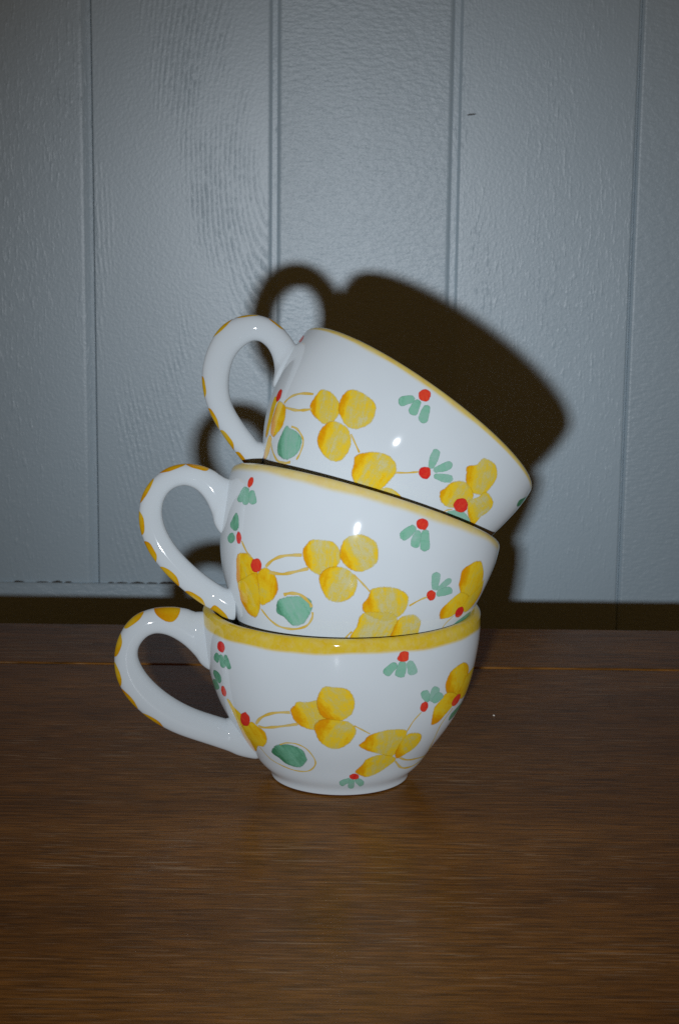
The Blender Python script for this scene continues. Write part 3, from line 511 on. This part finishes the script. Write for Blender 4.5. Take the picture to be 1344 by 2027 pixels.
     ('petal',[[4.7648,0.3793],[4.805,0.4043],[4.8464,0.4274],[4.9256,0.4333],[5.0207,0.4228],[5.0211,0.3873],[4.9178,0.3645]],0,[0.99,0.17]),
     ('vine',[[4.8101,0.506],[4.8798,0.5406],[4.9486,0.5843]],0.000724,None),
   ]),
   ('berry_sprig', [
     ('leaf',[[4.9986,0.6296],[5.0141,0.6407],[5.0114,0.6593],[5.002,0.6891],[4.9882,0.7179],[4.9751,0.7317],[4.948,0.7348],[4.9279,0.7204],[4.931,0.7041],[4.9425,0.6749],[4.9631,0.6479],[4.9768,0.632]],0,None),
     ('leaf',[[5.0255,0.6314],[5.0467,0.6308],[5.0634,0.6446],[5.0918,0.6675],[5.1161,0.6923],[5.1181,0.7099],[5.1047,0.7253],[5.077,0.726],[5.0579,0.7151],[5.0403,0.6879],[5.0218,0.6612],[5.0131,0.6444]],0,None),
     ('leaf',[[5.0509,0.6148],[5.0693,0.6059],[5.0945,0.6105],[5.1359,0.6195],[5.1726,0.6349],[5.1901,0.6458],[5.19,0.6635],[5.1653,0.6744],[5.1412,0.6716],[5.1046,0.6568],[5.0702,0.6403],[5.0507,0.6289]],0,None),
     ('berry',[[5.0197,0.6168],[5.0312,0.6047],[5.0308,0.5907],[5.0248,0.5774],[5.0073,0.5702],[4.9878,0.568],[4.968,0.5707],[4.9507,0.5788],[4.9385,0.5912],[4.9383,0.6062],[4.9493,0.6182],[4.9655,0.6254],[4.984,0.6318],[5.0046,0.627]],0,None),
   ]),
   ('berry_sprig', [
     ('leaf',[[4.6181,0.878],[4.5981,0.884],[4.5804,0.8764],[4.556,0.8601],[4.5345,0.8419],[4.5296,0.8276],[4.5409,0.81],[4.5661,0.8027],[4.5833,0.8085],[4.6014,0.8291],[4.6212,0.8485],[4.6265,0.8646]],0,None),
     ('leaf',[[4.647,0.884],[4.6305,0.8764],[4.6237,0.8609],[4.624,0.8363],[4.6267,0.812],[4.638,0.8001],[4.6628,0.7954],[4.687,0.8053],[4.6939,0.8191],[4.683,0.8424],[4.6738,0.8662],[4.6673,0.8804]],0,None),
     ('leaf',[[4.713,0.8889],[4.6983,0.8781],[4.6978,0.8603],[4.7041,0.8328],[4.7123,0.8058],[4.7282,0.7945],[4.7552,0.793],[4.775,0.8071],[4.7769,0.8232],[4.761,0.8481],[4.7466,0.8735],[4.7335,0.8876]],0,None),
     ('berry',[[4.6941,0.9396],[4.6987,0.9254],[4.7023,0.9105],[4.6918,0.898],[4.6759,0.8911],[4.6585,0.8868],[4.6398,0.8903],[4.6269,0.9016],[4.6185,0.9152],[4.6223,0.9297],[4.6287,0.9434],[4.6439,0.9518],[4.6623,0.9546],[4.6811,0.9511]],0,None),
   ]),
   ('flower', [
     ('petal',[[5.2679,0.8532],[5.253,0.8068],[5.2046,0.7633],[5.2424,0.7308],[5.2842,0.6972],[5.3715,0.6757],[5.4701,0.7079],[5.4901,0.758],[5.4748,0.8227],[5.4266,0.8618],[5.3493,0.8734]],0,[-0.82,-0.57]),
     ('petal',[[5.1942,0.6478],[5.1856,0.6005],[5.1719,0.5716],[5.2406,0.5363],[5.3315,0.5438],[5.3895,0.5779],[5.429,0.6319],[5.4115,0.6764],[5.2747,0.6991]],0,[-0.96,-0.28]),
     ('petal',[[5.482,0.7358],[5.5704,0.7381],[5.6415,0.7218],[5.6687,0.6728],[5.6478,0.629],[5.6621,0.5676],[5.5786,0.5719],[5.4822,0.5944],[5.4185,0.6376],[5.4612,0.6888]],0,[-0.14,-0.99]),
   ]),
   ('berry_sprig', [
     ('leaf',[[5.3473,0.5178],[5.3874,0.5539],[5.4832,0.5794],[5.6325,0.5668],[5.5391,0.5277],[5.4133,0.5131]],0,None),
     ('vine',[[5.3243,0.5019],[5.3362,0.5272],[5.3661,0.5468]],0.000724,None),
     ('berry',[[5.4447,0.6189],[5.4647,0.6051],[5.4691,0.5883],[5.4599,0.5726],[5.4372,0.5608],[5.4065,0.5545],[5.3728,0.5571],[5.3418,0.5658],[5.328,0.5825],[5.3232,0.5997],[5.3361,0.6148],[5.357,0.6265],[5.3864,0.6319],[5.4174,0.6279]],0,None),
   ]),
   ('rim_mark', [
     ('leaf',[[6.1726,0.9481],[5.9422,0.8667],[6.0003,0.8305],[6.1012,0.8612],[6.18,0.9134]],0,None),
   ]),
  ]),
}

# ------------------------------------------------------------------ cups
UK = [0.0, 0.035, 0.09, 0.17, 0.28, 0.42, 0.58, 0.76, 0.9, 1.0]
RK = [0.030168, 0.030642, 0.034497, 0.038995, 0.044908, 0.05157, 0.056316, 0.059175, 0.060266, 0.06]
CH = 0.076779
def spline_m(xs, ys):
    n = len(xs); h = [xs[i+1]-xs[i] for i in range(n-1)]
    a = [0]*n; b = [1]*n; c = [0]*n; d = [0]*n
    for i in range(1, n-1):
        a[i] = h[i-1]; b[i] = 2*(h[i-1]+h[i]); c[i] = h[i]; d[i] = 6*((ys[i+1]-ys[i])/h[i]-(ys[i]-ys[i-1])/h[i-1])
    for i in range(1, n):
        w = a[i]/b[i-1]; b[i] -= w*c[i-1]; d[i] -= w*d[i-1]
    M = [0]*n
    for i in range(n-2, 0, -1): M[i] = (d[i]-c[i]*M[i+1])/b[i]
    return M
MK = spline_m(UK, RK)
def rad(u):
    u = min(1.0, max(0.0, u)); i = 0
    while i < len(UK)-2 and u > UK[i+1]: i += 1
    h = UK[i+1]-UK[i]; t0 = UK[i+1]-u; t1 = u-UK[i]
    return MK[i]*t0**3/(6*h)+MK[i+1]*t1**3/(6*h)+(RK[i]/h-MK[i]*h/6)*t0+(RK[i+1]/h-MK[i+1]*h/6)*t1
def surf(th, u, off=0.0):
    r = rad(u); dr = (rad(u+0.004)-rad(u-0.004))/(0.008*CH)
    n = Vector((math.cos(th), math.sin(th), -dr)).normalized()
    return Vector((r*math.cos(th), r*math.sin(th), u*CH)) + n*off

def body_profile():
    P = [(0.0001, 0.0030, 0), (0.0235, 0.0030, 0), (0.0250, 0.0022, 0), (0.0260, 0.0004, 0), (0.0275, 0.0, 0), (0.0290, 0.0, 0), (0.0298, 0.0004, 0), (rad(0.010), 0.010*CH, 0), (rad(0.014), 0.014*CH, 0)]
    LR = 0.00270
    ut = (CH-LR)/CH
    N = 110
    for i in range(1, N+1):
        u = 0.014 + (ut-0.014)*i/N
        P.append((rad(u), u*CH, 1))
    rc = rad(ut)-LR
    for i in range(1, 13):
        a = math.pi*i/12
        P.append((rc+LR*math.cos(a), CH-LR+LR*math.sin(a), 2))
    for i in range(1, 41):
        u = ut-(ut-0.10)*i/40
        P.append((min(rad(u)-2*LR, rad(u)-0.0046), u*CH, 3))
    rb = P[-1][0]; zb = P[-1][1]
    for i in range(1, 9):
        a = math.pi/2*i/8
        P.append((rb*math.cos(a)*0.999+0.0001, zb-0.0024*math.sin(a), 3))
    return P
PROF = body_profile()

BAND = {'A': (0.0060, 0.0007, 1.0, 0.0025), 'B': (0.0038, 0.0013, 0.75, 0.0015), 'C': (0.0022, 0.0010, 0.85, 0.0015)}
def smooth(a, b, x):
    t = min(1, max(0, (x-a)/(b-a))); return t*t*(3-2*t)

def make_body(key, parent):
    NS = 224
    width, feather, strength, inner = BAND[key]
    rg = random.Random(ord(key))
    ph = [rg.uniform(0, 6.28) for _ in range(4)]
    V = []; F = []; band = []
    for (r, z, zone) in PROF:
        for s in range(NS):
            th = 2*math.pi*s/NS
            V.append((r*math.cos(th), r*math.sin(th), z))
            wob = 0.0004*(math.sin(3*th+ph[0])+0.7*math.sin(7*th+ph[1])+0.4*math.sin(17*th+ph[2]))
            depth = CH-z
            if zone == 1: b = 1-smooth(width+wob-feather, width+wob+feather, depth)
            elif zone == 2: b = 1.0
            elif zone == 3: b = 1-smooth(inner-0.001, inner+0.001, depth)
            else: b = 0
            band.append(b*strength)
    np_ = len(PROF)
    for j in range(np_-1):
        for s in range(NS):
            s2 = (s+1) % NS
            F.append((j*NS+s, j*NS+s2, (j+1)*NS+s2, (j+1)*NS+s))
    F.append(tuple(range(NS-1, -1, -1))); F.append(tuple((np_-1)*NS+s for s in range(NS)))
    o = mesh_obj('body', V, F, M_GLAZE, parent, attrs={'band': band})
    o.data.materials.append(M_CLAY)
    mi = [0]*len(o.data.polygons)
    for k in range(4*NS, 7*NS): mi[k] = 1
    o.data.polygons.foreach_set('material_index', mi)
    return o

def cat(P, i, t, closed=False):
    n = len(P)
    g = (lambda k: P[k % n]) if closed else (lambda k: P[min(n-1, max(0, k))])
    p0, p1, p2, p3 = g(i-1), g(i), g(i+1), g(i+2)
    return [0.5*((2*b)+(-a+c)*t+(2*a-5*b+4*c-d)*t*t+(-a+3*b-3*c+d)*t**3) for a, b, c, d in zip(p0, p1, p2, p3)]

class Handle:
    """tube through in-plane (outer, inner) edge pairs; plane turned by phi from the cup's left"""
    def __init__(self, secs, phi):
        self.S = secs; self.n = len(secs); self.phi = phi
        self.dir = Vector((-math.cos(phi), -math.sin(phi), 0)); self.side = Vector((-self.dir.y, self.dir.x, 0)) * -1.0
        mid = [math.hypot(s[0]-s[2], s[1]-s[3])/2 for s in secs[6:-5]]
        self.w = sum(mid)/len(mid)*0.98
    def sec(self, t):
        i = min(self.n-2, max(0, int(t)))
        o_r, o_z, i_r, i_z = cat(self.S, i, t-i)
        O = self.dir*o_r + Vector((0, 0, o_z)); I = self.dir*i_r + Vector((0, 0, i_z))
        e = min(t, self.n-1-t)/3.2
        w = self.w*(1+0.38*max(0, 1-e)**1.5)
        return O, I, w
    def pt(self, t, al, off=0.0):
        O, I, w = self.sec(t)
        c = (O+I)/2; a = (O-I)/2
        n = a.normalized()
        nn = (n*math.cos(al)/a.length + self.side*math.sin(al)/w).normalized()
        return c + a*math.cos(al) + self.side*(w*math.sin(al)) + nn*off

def make_handle(key, H, parent):
    NT_, NA = 96, 36
    V = []; F = []
    for j in range(NT_):
        t = (H.n-1)*j/(NT_-1)
        for k in range(NA): V.append(H.pt(t, 2*math.pi*k/NA))
    for j in range(NT_-1):
        for k in range(NA):
            k2 = (k+1) % NA
            F.append((j*NA+k, j*NA+k2, (j+1)*NA+k2, (j+1)*NA+k))
    F.append(tuple(range(NA-1, -1, -1))); F.append(tuple((NT_-1)*NA+k for k in range(NA)))
    o = mesh_obj('handle', V, F, M_GLAZE, parent, attrs={'band': [0.0]*len(V)})
    import bmesh
    bm = bmesh.new(); bm.from_mesh(o.data); bmesh.ops.recalc_face_normals(bm, faces=bm.faces); bm.to_mesh(o.data); bm.free()
    return o

def make_spot(H, q, parent, rg, half):
    best = min(range(0, 400), key=lambda k: (H.sec((H.n-1)*k/399)[0]-(H.dir*q[0]+Vector((0, 0, q[1])))).length)
    t0 = (H.n-1)*best/399
    ds = (H.sec(min(H.n-1, t0+0.25))[0]-H.sec(max(0, t0-0.25))[0]).length/0.5
    ht = 0.0056*rg.uniform(0.9, 1.12)/ds; ha = half*rg.uniform(0.9, 1.1)
    N, RINGS = 40, (0.0, 0.12, 0.25, 0.38, 0.5, 0.62, 0.74, 0.85, 0.93, 1.0)
    ph = rg.uniform(0, 6.28)
    j = [1+0.03*math.sin(2*2*math.pi*k/N+ph)+0.02*math.sin(5*2*math.pi*k/N+ph*2) for k in range(N)]
    V = []; pig = []; al = []; F = []
    base = rg.uniform(0.25, 0.6); gx = rg.choice((-1, 1))
    for r in RINGS:
        for k in range(N):
            a = 2*math.pi*k/N; rr = r*j[k]
            ca = math.copysign(abs(math.cos(a))**0.8, math.cos(a)); sa = math.copysign(abs(math.sin(a))**0.8, math.sin(a))
            V.append(H.pt(min(H.n-1.01, max(0.01, t0+ht*rr*ca)), ha*rr*sa, 7e-5))
            pig.append(base+0.25*r*math.cos(a)*gx+0.25*r**3); al.append(0.0 if r == 1.0 else 0.97)
    n = len(RINGS)
    for i in range(n-1):
        for k in range(N): F.append((i*N+k, i*N+(k+1) % N, (i+1)*N+(k+1) % N, (i+1)*N+k))
    z = len(V)
    mesh_obj('spot', V, F, M_SPOT, parent, attrs={'pig': pig, 'alpha': al, 'sx': [p.x*0.5 for p in V], 'sy': [p.z*0.5 for p in V], 'seed': [rg.random()*9]*z})

def make_dab(name, pts, mat, parent, off, base, dark, dv, rg, alpha=0.96):
    """a brush mark: closed outline (theta, height) filled in rings and laid on the cup wall"""
    n = len(pts); cth = sum(p[0] for p in pts)/n; cu = sum(p[1] for p in pts)/n
    rc = rad(cu)
    loc = [((p[0]-cth)*rc, (p[1]-cu)*CH) for p in pts]
    out = []
    SUB = 4 if n < 14 else 3
    for i in range(n):
        for s in range(SUB): out.append(cat(loc, i, s/SUB, True))
    N = len(out)
    # loose hand: the outline wavers a little
    ph = [rg.uniform(0, 6.28) for _ in range(3)]
    wob = [1 + 0.016*math.sin(3*2*math.pi*k/N+ph[0]) + 0.009*math.sin(7*2*math.pi*k/N+ph[1]) + 0.004*math.sin(15*2*math.pi*k/N+ph[2]) for k in range(N)]
    grow = 1.05 if name == 'petal' else 1.02
    out = [[p[0]*w*grow, p[1]*w*grow] for p, w in zip(out, wob)]
    R = [math.hypot(*p) for p in out]; rmax = max(R)
    fe = 0.00080
    ax = Vector((dv[0], dv[1])) if dv else None
    if ax is None:
        far = out[max(range(N), key=lambda k: R[k])]; ax = Vector((far[0], far[1])).normalized()
    V = []; F = []; pig = []; al = []; sx = []; sy = []
    rings = [0.0, 0.25, 0.5, 0.68, 0.79, None, 1.0]
    for q in rings:
        for k, p in enumerate(out):
            f = q if q is not None else max(0.80, 1-fe*1.5/max(R[k], 1e-6))
            if q == 1.0: f = 1+0.45*fe/max(R[k], 1e-6)
            x, z = p[0]*f, p[1]*f
            u = min(0.975, max(0.004, cu+z/CH))
            V.append(surf(cth+x/rc, u, off))
            g = 0.0
            if dv: g = dark*smooth(0.12, 0.72, (x*dv[0]+z*dv[1])/rmax) + 0.16*smooth(0.2, 0.9, -(x*dv[0]+z*dv[1])/rmax)
            pig.append(base + g + 0.10*smooth(0.75, 1.0, f)); al.append(0.0 if q == 1.0 else alpha)
            sx.append(-x*ax.y+z*ax.x); sy.append(x*ax.x+z*ax.y)
    for i in range(len(rings)-1):
        for k in range(N): F.append((i*N+k, i*N+(k+1) % N, (i+1)*N+(k+1) % N, (i+1)*N+k))
    return mesh_obj(name, V, F, mat, parent, attrs={'pig': pig, 'alpha': al, 'sx': sx, 'sy': sy, 'seed': [rg.random()*9]*len(V)})

def make_line(name, pts, w, mat, parent, off, rg):
    n = len(pts); P = []
    for i in range(n-1):
        for s in range(8): P.append(cat(pts, i, s/8))
    P.append(list(pts[-1]))
    V = []; F = []; pig = []; al = []
    N = len(P)
    ph = rg.uniform(0, 6)
    for i, (th, u) in enumerate(P):
        a = P[max(0, i-1)]; b = P[min(N-1, i+1)]; r = rad(u)
        tx, tz = (b[0]-a[0])*r, (b[1]-a[1])*CH; L = math.hypot(tx, tz) or 1e-9
        nx, nz = -tz/L, tx/L
        hw = w/2*(1+0.18*math.sin(i*0.7+ph))*(0.75 if i in (0, N-1) else 1)
        for s, A in ((-1.25, 0.0), (-0.7, 0.88), (0.7, 0.88), (1.25, 0.0)):
            V.append(surf(th+nx*hw*s/r, min(0.975, max(0.004, u+nz*hw*s/CH)), off))
            pig.append(0.45+0.3*math.sin(i*0.31+ph)); al.append(A if 0 < i < N-1 else 0.0)
    for i in range(N-1):
        for s in range(3): F.append((i*4+s, i*4+s+1, (i+1)*4+s+1, (i+1)*4+s))
    return mesh_obj(name, V, F, mat, parent, attrs={'pig': pig, 'alpha': al, 'sx': [p.x for p in V], 'sy': [p.z for p in V], 'seed': [ph]*len(V)})

PBASE = {('A', 2): 0.55, ('A', 7): 0.50, ('A', 9): 0.32, ('A', 4): 0.30, ('B', 2): 0.52, ('B', 8): 0.45, ('C', 0): 0.58, ('C', 3): 0.20, ('C', 4): 0.18, ('C', 7): 0.26}
LBASE = {('A', 3): 0.60, ('A', 8): 0.85, ('B', 3): 0.22, ('C', 2): 0.08, ('C', 8): 0.05, ('C', 9): 0.8, ('A', 0): 0.5, ('A', 1): 0.6, ('B', 1): 0.5, ('B', 9): 0.55}
LABELS = {
 'A': 'bottom cup of the stack, standing upright on the brown table, white with painted yellow flowers',
 'B': 'middle cup of the stack, leaning right inside the bottom cup, white with yellow flowers',
 'C': 'top cup of the stack, tilted most steeply with its rim turned away, yellow flowers',
}
SPOT_HALF = {'A': 0.85, 'B': 0.95, 'C': 0.80}
for key in 'ABC':
    C = CUPS[key]
    mw = Matrix(C['rot']).to_4x4(); mw.translation = C['loc']
    cup = empty('cup', mw)
    tag(cup, LABELS[key], 'cup', 'stacked flower cups')
    rg = random.Random(40 + ord(key))
    body = make_body(key, cup)
    H = Handle(C['handle'], C['phi'])
    hd = make_handle(key, H, cup)
    for si, q in enumerate(C['spots']): make_spot(H, q, hd, rg, 1.42 if (key == 'A' and si == 0) else SPOT_HALF[key])
    for gi, (gname, items) in enumerate(C['paint']):
        for ii, (kind, pts, w, dv) in enumerate(items):
            off = 5e-5 + ii*1.8e-5
            if kind == 'petal':
                b = PBASE.get((key, gi), 0.14) + rg.uniform(-0.05, 0.06)
                make_dab('petal', pts, M_PETAL, body, off, b - 0.05, 0.66, dv, rg)
            elif kind == 'leaf':
                b = LBASE.get((key, gi), 0.18) + rg.uniform(-0.08, 0.10)
                make_dab('leaf', pts, M_LEAF, body, off, b, 0.55, dv, rg)
            elif kind == 'berry':
                make_dab('berry', pts, M_BERRY, body, off, rg.uniform(0.3, 0.5), 0.0, None, rg)
            else:
                make_line('vine', pts, w, M_VINE, body, off, rg)
